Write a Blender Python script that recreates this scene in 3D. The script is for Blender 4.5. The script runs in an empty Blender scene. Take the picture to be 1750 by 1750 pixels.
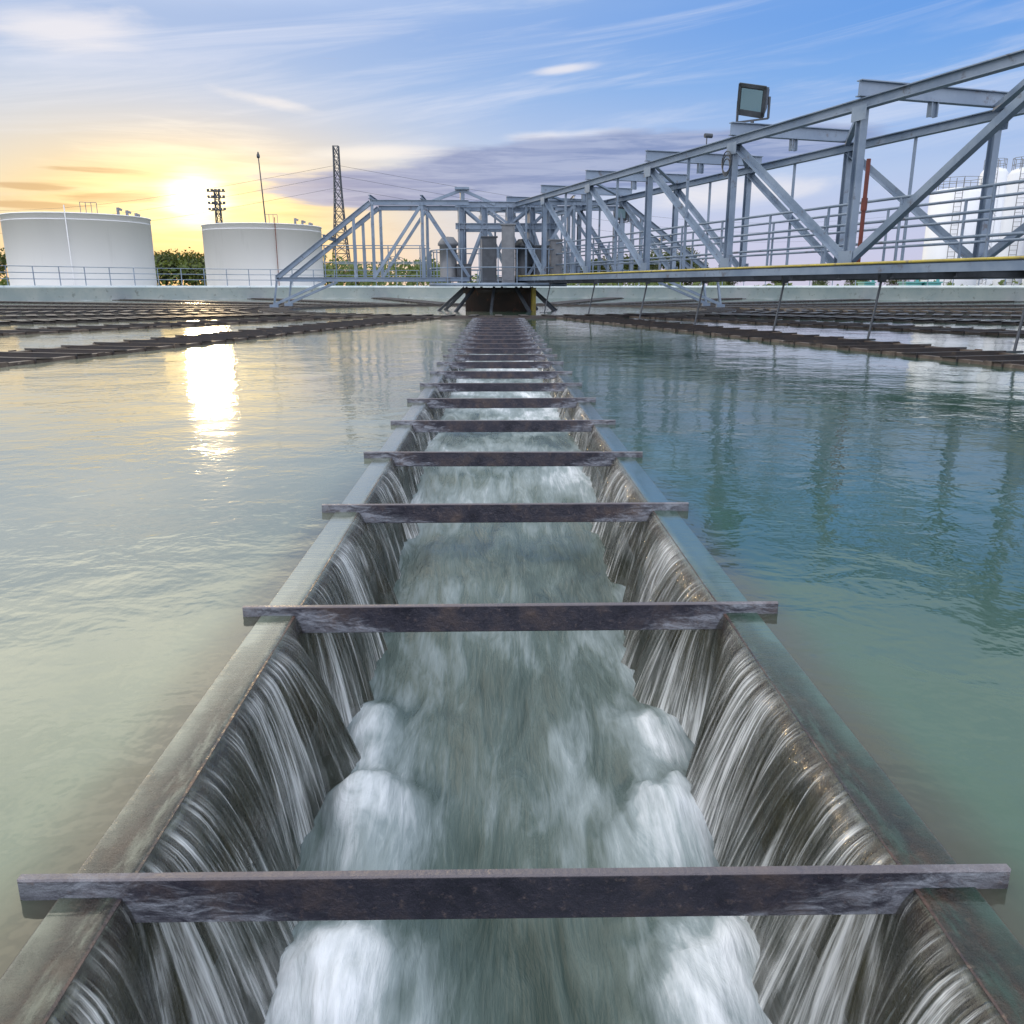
import bpy, math, random
from mathutils import Vector, Matrix, noise
random.seed(7)
S=bpy.context.scene
S.view_settings.view_transform='Standard'; S.view_settings.look='None'
S.view_settings.exposure=0; S.view_settings.gamma=1
COL=S.collection
R=math.radians
def lin(r,g,b):
    f=lambda c:(c/255/12.92) if c/255<=0.04045 else ((c/255+0.055)/1.055)**2.4
    return (f(r),f(g),f(b),1)
# ---------------- camera
CAMZ=0.83; F=1428.; PITCH=math.atan(385/1428.)
YAW=math.atan(25/1478.)
cam=bpy.data.objects.new("camera",bpy.data.cameras.new("camera")); COL.objects.link(cam)
cam.location=(0,0,CAMZ); cam.rotation_euler=(R(90)-PITCH,0,-YAW)
cam.data.sensor_width=36; cam.data.lens=36*F/1750; cam.data.clip_end=8000; cam.data.clip_start=0.02
S.camera=cam
def pdir(px,py):
    v=Vector(((px-875)/F,(875-py)/F,-1))
    v.rotate(cam.rotation_euler); return v.normalized()
def azel(px,py):
    v=pdir(px,py); return math.atan2(v.x,v.y), v.z
def at(px,dist):
    a,_=azel(px,490); return Vector((math.sin(a)*dist,math.cos(a)*dist,0))
def ztop(px,py,dist):
    v=pdir(px,py); return CAMZ+dist*v.z/math.hypot(v.x,v.y)
SUN_AZ,SUN_Z=azel(335,340); SUN_EL=math.asin(SUN_Z)
def sstep(a,b,x):
    t=max(0.,min(1.,(x-a)/(b-a))); return t*t*(3-2*t)
# ---------------- node helpers
class NT:
    def __init__(s,nt): s.nt=nt; s.L=nt.links
    def n(s,t,**k):
        nd=s.nt.nodes.new(t)
        for a,b in k.items(): setattr(nd,a,b)
        return nd
    def set(s,sock,v):
        if isinstance(v,bpy.types.NodeSocket): s.L.new(v,sock)
        elif v is not None: sock.default_value=v
    def m(s,op,a,b=None,c=None,clamp=False):
        nd=s.n('ShaderNodeMath',operation=op); nd.use_clamp=clamp
        s.set(nd.inputs[0],a); s.set(nd.inputs[1],b)
        if c is not None: s.set(nd.inputs[2],c)
        return nd.outputs[0]
    def mr(s,v,a,b,c=0.,d=1.,smooth=True):
        nd=s.n('ShaderNodeMapRange'); nd.interpolation_type='SMOOTHSTEP' if smooth else 'LINEAR'
        s.set(nd.inputs[0],v); 
        for i,x in enumerate((a,b,c,d)): s.set(nd.inputs[i+1],x)
        return nd.outputs[0]
    def mix(s,f,a,b,mode='MIX'):
        nd=s.n('ShaderNodeMix',data_type='RGBA',blend_type=mode)
        s.set(nd.inputs[0],f); s.set(nd.inputs[6],a); s.set(nd.inputs[7],b); return nd.outputs[2]
    def noise(s,vec,scale,detail=4,rough=.55,dist=0.):
        nd=s.n('ShaderNodeTexNoise'); s.set(nd.inputs['Vector'],vec)
        nd.inputs['Scale'].default_value=scale; nd.inputs['Detail'].default_value=detail
        nd.inputs['Roughness'].default_value=rough; nd.inputs['Distortion'].default_value=dist
        return nd.outputs[0]
    def ramp(s,f,stops):
        nd=s.n('ShaderNodeValToRGB'); cr=nd.color_ramp
        while len(cr.elements)<len(stops): cr.elements.new(.5)
        for e,(p,c) in zip(cr.elements,stops): e.position=p; e.color=c if len(c)==4 else (*c,1)
        s.set(nd.inputs[0],f); return nd.outputs[0]
    def map(s,vec,scale=(1,1,1),loc=(0,0,0),rot=(0,0,0)):
        nd=s.n('ShaderNodeMapping'); s.set(nd.inputs[0],vec); nd.inputs[1].default_value=loc
        nd.inputs[2].default_value=rot; nd.inputs[3].default_value=scale; return nd.outputs[0]
    def comb(s,x,y,z=0.):
        nd=s.n('ShaderNodeCombineXYZ'); s.set(nd.inputs[0],x); s.set(nd.inputs[1],y); s.set(nd.inputs[2],z); return nd.outputs[0]
    def bump(s,h,dist,strength=1.,normal=None):
        nd=s.n('ShaderNodeBump'); s.set(nd.inputs['Height'],h); nd.inputs['Distance'].default_value=dist
        s.set(nd.inputs['Strength'],strength)
        if normal is not None: s.L.new(normal,nd.inputs['Normal'])
        return nd.outputs[0]
def newmat(name):
    m=bpy.data.materials.new(name); m.use_nodes=True
    h=NT(m.node_tree); b=m.node_tree.nodes['Principled BSDF']
    return m,h,b
def pos(h): return h.n('ShaderNodeNewGeometry').outputs['Position']
def objc(h): return h.n('ShaderNodeTexCoord').outputs['Object']
def sep(h,v):
    nd=h.n('ShaderNodeSeparateXYZ'); h.set(nd.inputs[0],v); return nd.outputs
def simple(name,c1,c2,scale=3,rough=.6,metal=0.,bump=0.,c3=None,stretch=(1,1,1),lo=.35,hi=.65):
    m,h,b=newmat(name); p=h.map(pos(h),scale=stretch)
    n1=h.noise(p,scale,4,.65)
    col=h.mix(h.mr(n1,lo,hi),(*c1,1),(*c2,1))
    if c3:
        n2=h.noise(p,scale*3.1,4,.7); col=h.mix(h.mr(n2,.58,.7),col,(*c3,1))
    h.set(b.inputs['Base Color'],col); b.inputs['Metallic'].default_value=metal
    h.set(b.inputs['Roughness'],h.mr(n1,.3,.7,rough-.1,min(1,rough+.12)))
    if bump: h.set(b.inputs['Normal'],h.bump(h.noise(p,scale*8,4,.6),bump))
    return m
# ---------------- materials
M={}
M['steel']=simple('painted_steel',(.150,.205,.290),(.23,.29,.38),1.3,.42,.15,0,(.12,.13,.16))
M['steel_dark']=simple('dark_steel',(.04,.048,.06),(.08,.09,.11),2,.5,.2)
M['red']=simple('red_paint',(.13,.030,.022),(.20,.045,.03),3,.5)
M['yellow']=simple('yellow_paint',(.50,.40,.06),(.34,.28,.08),2,.5,c3=(.2,.16,.10))
M['white']=simple('white_paint',(.86,.87,.92),(.90,.91,.95),.12,.6,c3=(.83,.84,.88),stretch=(1,1,.15))
M['silo']=simple('silo_white_paint',(.70,.73,.80),(.78,.80,.86),.3,.5,stretch=(1,1,.2))
M['wall']=simple('painted_concrete',(.50,.59,.63),(.62,.68,.70),.8,.75,c3=(.34,.39,.40))
M['grate']=simple('deck_grating',(.20,.22,.24),(.12,.13,.15),4,.6,.3)
M['trunk']=simple('bark',(.06,.045,.03),(.10,.075,.05),4,.9)
M['ground']=simple('grass_ground',(.06,.075,.03),(.13,.12,.06),.15,.95,c3=(.2,.17,.1))
M['pier']=simple('stained_concrete',(.030,.027,.026),(.06,.040,.032),1.2,.7,c3=(.12,.06,.04))
M['launder']=simple('corroded_launder_steel',(.022,.020,.023),(.044,.034,.032),3,.5,.1,0,(.075,.055,.042))
M['rustlip']=simple('rusty_lip_steel',(.070,.052,.045),(.14,.11,.09),4,.5,.1,0,(.22,.18,.15))
M['teal']=simple('teal_paint',(.08,.30,.32),(.12,.36,.36),2,.5)
M['grey']=simple('grey_cabinet',(.14,.15,.17),(.20,.21,.23),2,.5)
m,h,b=newmat('lamp_glass'); b.inputs['Base Color'].default_value=(.16,.26,.32,1); b.inputs['Roughness'].default_value=.12; M['glass']=m
def leafmat(name,c1,c2):
    m,h,b=newmat(name); oi=h.noise(pos(h),.6,3); col=h.mix(h.mr(oi,.35,.65),(*c1,1),(*c2,1))
    h.set(b.inputs['Base Color'],col); b.inputs['Roughness'].default_value=.6
    tr=h.n('ShaderNodeBsdfTranslucent'); h.set(tr.inputs[0],h.mix(.5,col,(.16,.17,.02,1)))
    mx=h.n('ShaderNodeMixShader'); mx.inputs[0].default_value=.35
    h.L.new(b.outputs[0],mx.inputs[1]); h.L.new(tr.outputs[0],mx.inputs[2])
    out=[n for n in h.nt.nodes if n.type=='OUTPUT_MATERIAL'][0]; h.L.new(mx.outputs[0],out.inputs[0]); return m
M['leaf']=leafmat('leaves',(.030,.055,.016),(.08,.11,.03))
M['leaf2']=leafmat('hedge_leaves',(.06,.11,.025),(.14,.18,.05))
CX=0.03
# rusty lip/wall of the near launder
m,h,b=newmat('wet_rusty_plate'); p=pos(h); sp=sep(h,p)
n1=h.noise(p,9,7,.72,.3); n2=h.noise(p,45,5,.7); n3=h.noise(p,2.6,3)
col=h.ramp(n1,[(.3,(.018,.016,.020)),(.45,(.048,.034,.034)),(.56,(.10,.058,.044)),(.72,(.16,.12,.10))])
col=h.mix(h.mr(n3,.48,.66,0,.6),col,(.035,.040,.055,1))
col=h.mix(h.mr(n2,.57,.70,0,.6),col,(.21,.155,.12,1))
z=sp[2]
col=h.mix(h.mr(z,-.02,-.12),col,h.mix(h.mr(n1,.4,.6),(.014,.018,.012,1),(.075,.065,.026,1)))
h.set(b.inputs['Base Color'],col); h.set(b.inputs['Roughness'],h.mr(n2,.35,.65,.22,.6))
h.set(b.inputs['Normal'],h.bump(h.m('ADD',n1,h.m('MULTIPLY',n2,.5)),.010)); M['lip']=m
# bars
m,h,b=newmat('weathered_crossbar_steel'); o=objc(h); so=sep(h,o)
oi=h.n('ShaderNodeObjectInfo').outputs['Random']
o2=h.n('ShaderNodeVectorMath',operation='ADD'); h.set(o2.inputs[0],o); h.set(o2.inputs[1],h.comb(0.,h.m('MULTIPLY',oi,37.),0.)); o2=o2.outputs[0]
ax=h.m('ABSOLUTE',so[0]); 
nn=h.noise(h.map(o2,scale=(5,5,20)),3,7,.75,.7); n2=h.noise(o2,70,5,.7); n4=h.noise(o2,9,5,.65)
col=h.ramp(n4,[(.3,(.016,.016,.027)),(.48,(.034,.033,.050)),(.60,(.060,.048,.055)),(.75,(.12,.085,.072))])
dg=h.m('ADD',ax,h.m('MULTIPLY',so[2],-3.0))
dgn=h.m('ADD',dg,h.m('MULTIPLY',h.m('SUBTRACT',nn,.5),.45))
mk=h.m('MULTIPLY',h.mr(dgn,.48,.68),h.mr(dgn,.90,.70))
mk=h.m('MULTIPLY',mk,h.mr(nn,.34,.70,.05,.85))
col=h.mix(mk,col,(.36,.39,.46,1))
col=h.mix(h.mr(n2,.55,.75,0,.6),col,(.17,.13,.125,1))
col=h.mix(h.mr(so[2],-.005,-.001,0,.6),col,(.18,.16,.18,1))
h.set(b.inputs['Base Color'],col); h.set(b.inputs['Roughness'],h.mr(n4,.3,.7,.28,.6)); b.inputs['Metallic'].default_value=.1
h.set(b.inputs['Normal'],h.bump(h.m('ADD',n4,h.m('MULTIPLY',n2,.4)),.009)); M['bar']=m
# tank water
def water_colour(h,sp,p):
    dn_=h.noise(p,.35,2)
    left_sheen=h.mix(h.mr(dn_,.35,.65),(.235,.250,.200,1),(.275,.285,.225,1)); right_green=h.mix(h.mr(dn_,.35,.65),(.020,.060,.044,1),(.032,.082,.060,1))
    return h.mix(h.mr(h.m('SUBTRACT',sp[0],CX),-1.9,.7,0.,1.),left_sheen,right_green)  # bright sky reflection on the left painted in as a paler base colour
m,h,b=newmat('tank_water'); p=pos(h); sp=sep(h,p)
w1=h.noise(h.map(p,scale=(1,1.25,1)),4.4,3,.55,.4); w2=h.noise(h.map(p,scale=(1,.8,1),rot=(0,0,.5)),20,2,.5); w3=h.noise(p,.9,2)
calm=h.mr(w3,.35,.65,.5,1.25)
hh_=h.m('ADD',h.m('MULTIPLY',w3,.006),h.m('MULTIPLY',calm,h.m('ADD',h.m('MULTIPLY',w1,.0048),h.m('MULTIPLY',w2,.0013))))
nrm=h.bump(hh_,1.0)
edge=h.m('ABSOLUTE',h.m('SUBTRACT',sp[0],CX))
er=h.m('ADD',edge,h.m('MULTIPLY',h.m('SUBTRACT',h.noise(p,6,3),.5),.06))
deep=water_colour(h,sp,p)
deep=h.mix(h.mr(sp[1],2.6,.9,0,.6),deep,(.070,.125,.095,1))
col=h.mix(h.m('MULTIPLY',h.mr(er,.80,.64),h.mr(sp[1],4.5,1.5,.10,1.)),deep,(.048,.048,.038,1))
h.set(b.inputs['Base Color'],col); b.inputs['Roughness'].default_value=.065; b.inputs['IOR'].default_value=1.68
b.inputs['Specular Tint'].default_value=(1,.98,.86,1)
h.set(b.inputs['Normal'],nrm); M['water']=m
# channel water (foam attribute)
m,h,b=newmat('turbulent_channel_water'); p=pos(h)
at_=h.n('ShaderNodeAttribute'); at_.attribute_name='foam'; fo=at_.outputs['Fac']
s1=h.noise(h.map(p,scale=(10,2.0,6)),1,6,.6,1.2); s2=h.noise(h.map(p,scale=(75,7,30)),1,4,.6,.6)
ff=h.m('ADD',fo,h.m('MULTIPLY',h.m('SUBTRACT',s1,.5),1.0)); ff=h.m('ADD',ff,h.m('MULTIPLY',h.m('SUBTRACT',s2,.5),.38))
f=h.mr(ff,.0,1.15,smooth=False)
col=h.ramp(f,[(0,(.030,.050,.046)),(.3,(.085,.120,.118)),(.6,(.26,.315,.345)),(1,(.80,.84,.92))])
h.set(b.inputs['Base Color'],col); h.set(b.inputs['Roughness'],h.mr(f,.1,.7,.20,.6)); b.inputs['IOR'].default_value=1.33
h.set(b.inputs['Normal'],h.bump(h.m('ADD',s1,h.m('MULTIPLY',s2,.30)),.010)); M['chan']=m
# falling sheet
m,h,b=newmat('falling_water_sheet'); uv=h.n('ShaderNodeUVMap').outputs[0]; su=sep(h,uv); p=pos(h); sp=sep(h,p)
st=h.noise(h.map(uv,scale=(22,1.3,1)),1,4,.62,.8); st2=h.noise(h.map(uv,scale=(115,1.6,1)),1,3,.65,.4); big=h.noise(h.map(uv,scale=(3.2,.9,1)),1,2,.5)
v=su[1]
k=h.m('ADD',h.m('MULTIPLY',st,.45),h.m('MULTIPLY',st2,.55)); k2=h.m('ADD',k,h.m('MULTIPLY',h.m('SUBTRACT',big,.5),.50))
mask=h.mr(k2,.43,.67)
onlip=h.mr(v,.15,.27); low=h.mr(v,.70,1.0); far=h.mr(su[0],1.1,2.6)
alpha=h.m('MULTIPLY',h.m('ADD',h.m('MULTIPLY',mask,.60),.18),onlip)
alpha=h.m('ADD',alpha,h.m('MULTIPLY',low,.35)); 
lipn=h.noise(h.map(uv,scale=(6,4,1)),1,4,.6)
wetf=h.m('MULTIPLY',h.m('SUBTRACT',1.,onlip),h.m('ADD',h.m('MULTIPLY',far,.94),h.m('MULTIPLY',h.mr(v,.13,.0,0,.75),h.mr(lipn,.35,.65,.3,1.))))
alpha=h.m('MAXIMUM',alpha,wetf)
rim=h.m('MULTIPLY',h.mr(v,.07,.14),h.mr(v,.26,.18)); alpha=h.m('MAXIMUM',alpha,h.m('MULTIPLY',rim,h.mr(h.noise(h.map(uv,scale=(14,30,1)),1,4,.6),.40,.7,.1,.6)),clamp=True)
sheet=h.mix(mask,(.13,.13,.10,1),(.76,.79,.82,1))
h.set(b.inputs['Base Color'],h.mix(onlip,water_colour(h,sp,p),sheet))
h.set(b.inputs['Alpha'],alpha); h.set(b.inputs['Roughness'],h.m('ADD',.07,h.m('MULTIPLY',onlip,.06))); b.inputs['IOR'].default_value=1.6
nb=h.bump(k,.016,h.m('ADD',h.m('MULTIPLY',onlip,.93),.06)); h.set(b.inputs['Normal'],nb)
gl=h.n('ShaderNodeBsdfGlossy'); gl.inputs['Roughness'].default_value=.09; h.set(gl.inputs['Normal'],nb)
fr=h.n('ShaderNodeFresnel'); fr.inputs[0].default_value=1.45; h.set(fr.inputs['Normal'],nb)
mx=h.n('ShaderNodeMixShader'); h.L.new(fr.outputs[0],mx.inputs[0]); h.L.new(b.outputs[0],mx.inputs[1]); h.L.new(gl.outputs[0],mx.inputs[2])
out=[n for n in h.nt.nodes if n.type=='OUTPUT_MATERIAL'][0]; h.L.new(mx.outputs[0],out.inputs[0]); M['fall']=m
# ---------------- mesh builder
class MB:
    def __init__(s): s.v=[]; s.f=[]; s.sm=[]
    def add(s,vs,fs,smooth=False):
        o=len(s.v); s.v+= [tuple(x) for x in vs]; s.f+=[tuple(i+o for i in f) for f in fs]; s.sm+=[smooth]*len(fs); return s
    def prism(s,prof,p1,p2,up=None):
        p1=Vector(p1);p2=Vector(p2); d=(p2-p1).normalized()
        u=Vector(up) if up is not None else Vector((0,0,1))
        if abs(d.dot(u))>.95: u=Vector((BP.x,BP.y,0)) if 'BP' in globals() else Vector((1,0,0))
        side=d.cross(u).normalized(); u=side.cross(d).normalized(); n=len(prof)
        vs=[p1+side*a+u*b for a,b in prof]+[p2+side*a+u*b for a,b in prof]
        fs=[(i,(i+1)%n,n+(i+1)%n,n+i) for i in range(n)]+[tuple(range(n))[::-1],tuple(range(n,2*n))]
        return s.add(vs,fs)
    def ibeam(s,p1,p2,w,hh,t=.02,up=None):
        a=w/2;c=hh/2
        return s.prism([(-a,-c),(a,-c),(a,-c+t),(t/2,-c+t),(t/2,c-t),(a,c-t),(a,c),(-a,c),(-a,c-t),(-t/2,c-t),(-t/2,-c+t),(-a,-c+t)],p1,p2,up)
    def lbeam(s,p1,p2,w,t=.012,up=None):
        return s.prism([(-w/2,-w/2),(w/2,-w/2),(w/2,-w/2+t),(-w/2+t,-w/2+t),(-w/2+t,w/2),(-w/2,w/2)],p1,p2,up)
    def bar(s,p1,p2,w,hh=None,up=None):
        hh=hh or w; a=w/2;c=hh/2
        return s.prism([(-a,-c),(a,-c),(a,c),(-a,c)],p1,p2,up)
    def cyl(s,p1,p2,r1,r2=None,n=12,caps=True):
        r2=r1 if r2 is None else r2; p1=Vector(p1);p2=Vector(p2); d=(p2-p1).normalized()
        u=Vector((0,0,1)) if abs(d.z)<.9 else Vector((1,0,0)); a=d.cross(u).normalized(); b=d.cross(a)
        A=[(math.cos(2*math.pi*i/n),math.sin(2*math.pi*i/n)) for i in range(n)]
        vs=[p1+(a*x+b*y)*r1 for x,y in A]+[p2+(a*x+b*y)*r2 for x,y in A]
        s.add(vs,[(i,(i+1)%n,n+(i+1)%n,n+i)[::-1] for i in range(n)],True)
        if caps: s.add(vs,[tuple(range(n)),tuple(range(n,2*n))[::-1]])
        return s
    def box(s,c,sz,rz=0.):
        c=Vector(c); x,y,z=[q/2 for q in sz]; ca,sa=math.cos(rz),math.sin(rz)
        vs=[]
        for dx,dy,dz in [(-x,-y,-z),(x,-y,-z),(x,y,-z),(-x,y,-z),(-x,-y,z),(x,-y,z),(x,y,z),(-x,y,z)]:
            vs.append(c+Vector((dx*ca-dy*sa,dx*sa+dy*ca,dz)))
        return s.add(vs,[(0,3,2,1),(4,5,6,7),(0,1,5,4),(1,2,6,5),(2,3,7,6),(3,0,4,7)])
    def tube(s,pts,r,n=6):
        for a,b in zip(pts[:-1],pts[1:]): s.cyl(a,b,r,n=n)
        return s
    def lathe(s,c,prof,n=48,a0=0,a1=2*math.pi):
        c=Vector(c); full=abs(a1-a0-2*math.pi)<1e-6; k=n if full else n+1
        vs=[]
        for i in range(k):
            a=a0+(a1-a0)*i/n
            vs+=[c+Vector((math.cos(a)*r,math.sin(a)*r,z)) for r,z in prof]
        q=len(prof); fs=[]
        for i in range(n):
            j=(i+1)%k
            fs+=[(i*q+t,j*q+t,j*q+t+1,i*q+t+1) for t in range(q-1)]
        return s.add(vs,fs,True)
    def mesh(s,name,mat):
        me=bpy.data.meshes.new(name); me.from_pydata(s.v,[],s.f); me.materials.append(mat)
        me.polygons.foreach_set('use_smooth',s.sm); me.update(); return me
def link(o): COL.objects.link(o); return o
def top(name,loc,label,cat,group=None,mesh=None,kind=None):
    o=link(bpy.data.objects.new(name,mesh)); o.location=loc
    if mesh is None: o.empty_display_size=.3
    if kind: o["kind"]=kind
    else:
        o["label"]=label; o["category"]=cat
        if group: o["group"]=group
    return o
def part(mb,name,mat,parent,label=None):
    me=mb.mesh(name,mat); o=link(bpy.data.objects.new(name,me)); o.parent=parent
    me.transform(Matrix.Translation(-parent.location)) if parent.rotation_euler.z==0 else None
    if label: o["label"]=label
    return o
def thing(mb,name,mat,loc,label,cat,group=None,kind=None):
    me=mb.mesh(name,mat); me.transform(Matrix.Translation(-Vector(loc))); return top(name,loc,label,cat,group,me,kind)
# ---------------- world
W=bpy.data.worlds.new("World"); S.world=W; W.use_nodes=True; h=NT(W.node_tree); bg=W.node_tree.nodes['Background']
g=h.n('ShaderNodeTexCoord').outputs['Generated']; sg=sep(h,g)
az=h.m('ARCTAN2',sg[0],sg[1]); el=sg[2]
cool=h.ramp(h.mr(el,-.02,.6,0,1,False),[(0,lin(204,200,222)),(.10,lin(196,200,230)),(.22,lin(178,198,234)),(.36,lin(122,170,232)),(.50,lin(90,150,228)),(1,lin(150,182,226))])
side=h.mr(az,-.55,.5)
cool=h.mix(h.m('MULTIPLY',h.m('SUBTRACT',1.,side),.50),cool,lin(206,214,222))
def dist(a0,e0,ra,re,rot=0.):
    da=h.m('SUBTRACT',az,a0); de=h.m('SUBTRACT',el,e0)
    if rot:
        c,s_=math.cos(rot),math.sin(rot)
        x=h.m('ADD',h.m('MULTIPLY',da,c),h.m('MULTIPLY',de,s_)); y=h.m('SUBTRACT',h.m('MULTIPLY',de,c),h.m('MULTIPLY',da,s_))
    else: x,y=da,de
    x=h.m('DIVIDE',x,ra); y=h.m('DIVIDE',y,re)
    return h.m('SQRT',h.m('ADD',h.m('MULTIPLY',x,x),h.m('MULTIPLY',y,y)))
warm=h.mr(dist(SUN_AZ-.05,.05,.56,.20),1.0,.0)
wcol=h.ramp(h.mr(dist(SUN_AZ,SUN_Z-.01,.36,.12),0,1,0,1,False),[(0,lin(255,232,158)),(.3,lin(248,218,156)),(.6,lin(236,218,184)),(1,lin(222,220,212))])
col=h.mix(h.m('MULTIPLY',warm,1.25,clamp=True),cool,wcol)
low=h.mr(el,.070,.0); lw=h.m('MULTIPLY',low,h.mr(az,.0,-.22)); col=h.mix(h.m('MULTIPLY',lw,.55),col,lin(242,192,112))
# clouds
cv=h.comb(az,h.m('MULTIPLY',el,4.2),0.)
n1=h.noise(cv,6.5,6,.58,.5)
n2=h.noise(h.map(h.map(cv,rot=(0,0,R(-32))),scale=(.75,3.6,1)),2.3,6,.62,.7)
n3=h.noise(h.map(cv,scale=(1,3.4,1),loc=(3,1,0)),9,5,.62,.6)
wis=h.m('MULTIPLY',h.mr(n2,.44,.80),h.mr(el,.03,.12))
ccol=h.mix(warm,lin(214,222,242),lin(248,240,222))
col=h.mix(h.m('MULTIPLY',wis,.75),col,ccol)
# mottled grey-gold cloud texture around the sunset
mot=h.m('MULTIPLY',h.mr(h.noise(h.map(cv,scale=(1,2.2,1),loc=(1.7,4,0)),11,7,.66,.4),.48,.74),h.m('MULTIPLY',warm,h.mr(el,.16,.04)))
col=h.mix(h.m('MULTIPLY',mot,.55),col,lin(206,178,146))
def blob(px,py,rx,ry,rot=0.): 
    a,e=azel(px,py); return h.mr(dist(a,e,rx/1400.,ry/1400.,rot),1.,0.)
def add(*bs):
    o=bs[0]
    for b in bs[1:]: o=h.m('MAXIMUM',o,b)
    return o
br=add(blob(450,172,160,18,-.16),blob(960,118,110,12,.10),blob(640,262,300,22,.0),blob(960,232,200,16,.05),blob(100,40,200,60),blob(1250,330,340,40,.03))
bm=h.mr(h.m('ADD',h.m('MULTIPLY',br,.50),n1),.62,1.1)
col=h.mix(h.m('MULTIPLY',bm,.8),col,h.mix(warm,lin(236,234,240),lin(255,244,216)))
# grey-lilac bank
bk=add(blob(980,285,520,76,.06),blob(700,325,380,50),blob(1260,258,380,50,.05))
km=h.mr(h.m('ADD',h.m('MULTIPLY',bk,.95),h.m('ADD',h.m('MULTIPLY',n1,.6),h.m('MULTIPLY',n3,.4))),.76,1.0)
kc=h.mix(h.mr(n3,.35,.65),lin(124,142,188),lin(162,174,208))
col=h.mix(h.m('MULTIPLY',km,.92),col,kc)
dk=add(blob(215,338,140,14,.04),blob(60,318,100,9),blob(60,352,130,12),blob(160,290,120,6))
dm=h.mr(h.m('ADD',h.m('MULTIPLY',dk,.7),n3),.66,1.05)
col=h.mix(h.m('MULTIPLY',dm,.7),col,lin(196,160,120))
def addc(c,f,rgb): return h.mix(1.,c,h.mix(f,(0,0,0,1),rgb),'ADD')
dn=h.m('MULTIPLY',h.m('SUBTRACT',n3,.5),.9)
gl1=h.mr(h.m('ADD',dist(SUN_AZ,SUN_Z,.16,.09),dn),1.,0.); gl2=h.m('POWER',h.mr(h.m('ADD',dist(SUN_AZ,SUN_Z,.05,.042),h.m('MULTIPLY',dn,.6)),1.,0.),1.3)
col=addc(col,h.m('MULTIPLY',gl1,.40),(1,.82,.50,1)); col=addc(col,gl2,(1.6,1.45,1.05,1))
# brightness added to the sky overhead and behind: soft fill, creamier toward the sunset
ov=h.mr(el,.25,.40); lft=h.mr(az,.10,-.35)
vc=h.mix(lft,(.72,.84,.86,1),(2.5,2.35,2.0,1))
col=h.mix(h.m('MULTIPLY',ov,h.mr(n1,.3,.7,.6,.97)),col,vc)
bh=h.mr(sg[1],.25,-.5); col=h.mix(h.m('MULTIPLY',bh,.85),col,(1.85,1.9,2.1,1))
sky=h.n('ShaderNodeTexSky'); sky.sky_type='NISHITA'; sky.sun_disc=False; sky.sun_elevation=SUN_EL; sky.sun_rotation=SUN_AZ
ns=h.mix(1.,sky.outputs[0],(.006,.006,.006,1),'MULTIPLY')
col=h.mix(1.,col,ns,'ADD')
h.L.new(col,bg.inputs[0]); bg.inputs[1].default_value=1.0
sl=bpy.data.lights.new("sun","SUN"); sl.energy=.42; sl.angle=R(2.6); sl.color=(1,.72,.38)
so_=link(bpy.data.objects.new("sun",sl)); sd=Vector((math.sin(SUN_AZ)*math.cos(SUN_EL),math.cos(SUN_AZ)*math.cos(SUN_EL),math.sin(SUN_EL)))
so_.rotation_euler=sd.to_track_quat('Z','Y').to_euler(); so_.location=sd*50
# ---------------- ground
TC=Vector((CX,31.5,0)); RT=34.0
mb=MB(); n=96; prof=[(RT+.5,-.5),(60,-.5),(120,-.5),(400,-.5),(4000,-.5)]
mb.lathe(TC,prof,n); thing(mb,"ground",M['ground'],(0,0,0),None,None,kind="structure")
# ---------------- tank wall and railing
mb=MB(); mb.lathe(TC,[(RT,-3),(RT,.72),(RT-.06,.72),(RT-.06,.90),(RT+.45,.90),(RT+.45,.72),(RT+.38,.72),(RT+.38,-.6)],192)
thing(mb,"tank_wall",M['wall'],TC,"pale blue painted concrete wall around the clarifier tank","wall")
mb=MB(); NP=110; rr=RT+.2; a0,a1=R(-50),R(230)
P=[Vector((TC.x+math.cos(a0+(a1-a0)*i/NP)*rr,TC.y+math.sin(a0+(a1-a0)*i/NP)*rr,.9)) for i in range(NP+1)]
for q in P: mb.cyl(q,q+Vector((0,0,1.1)),.030,n=6)
for zz in (.38,.74,1.1): mb.tube([q+Vector((0,0,zz)) for q in P],.024,6)
thing(mb,"railing",M['steel'],P[0],"grey tubular railing standing on the clarifier tank wall","railing")
# ---------------- water sheets
HW=.648
mb=MB(); NL=24
def rot2(x,y,a): c,s_=math.cos(a),math.sin(a); return (x*c-y*s_,x*s_+y*c)
RI=8.4
for k in range(NL):
    aL=2*math.pi*k/NL; aR=2*math.pi*(k+1)/NL
    def P2(x,r,a): q=rot2(x,-r,a); return (TC.x+q[0],TC.y+q[1],0)
    seq=[P2(HW,math.sqrt(RI*RI-HW*HW),aL)]
    rO=RT; seq.append(P2(HW,math.sqrt(rO*rO-HW*HW),aL))
    for i in range(1,6):
        a=aL+(aR-aL)*i/6; q=rot2(0,-rO,a); seq.append((TC.x+q[0],TC.y+q[1],0))
    seq.append(P2(-HW,math.sqrt(rO*rO-HW*HW),aR)); seq.append(P2(-HW,math.sqrt(RI*RI-HW*HW),aR))
    for i in range(3,0,-1):
        a=aL+(aR-aL)*i/4; q=rot2(0,-RI,a); seq.append((TC.x+q[0],TC.y+q[1],0))
    mb.add(seq,[tuple(range(len(seq)))])
RI2=7.5
n=64; ring=[(TC.x+math.cos(2*math.pi*i/n)*RI2,TC.y+math.sin(2*math.pi*i/n)*RI2,0) for i in range(n)]
mb.add(ring,[tuple(range(n))])
thing(mb,"water",M['water'],(0,0,0),None,None,kind="structure")
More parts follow.
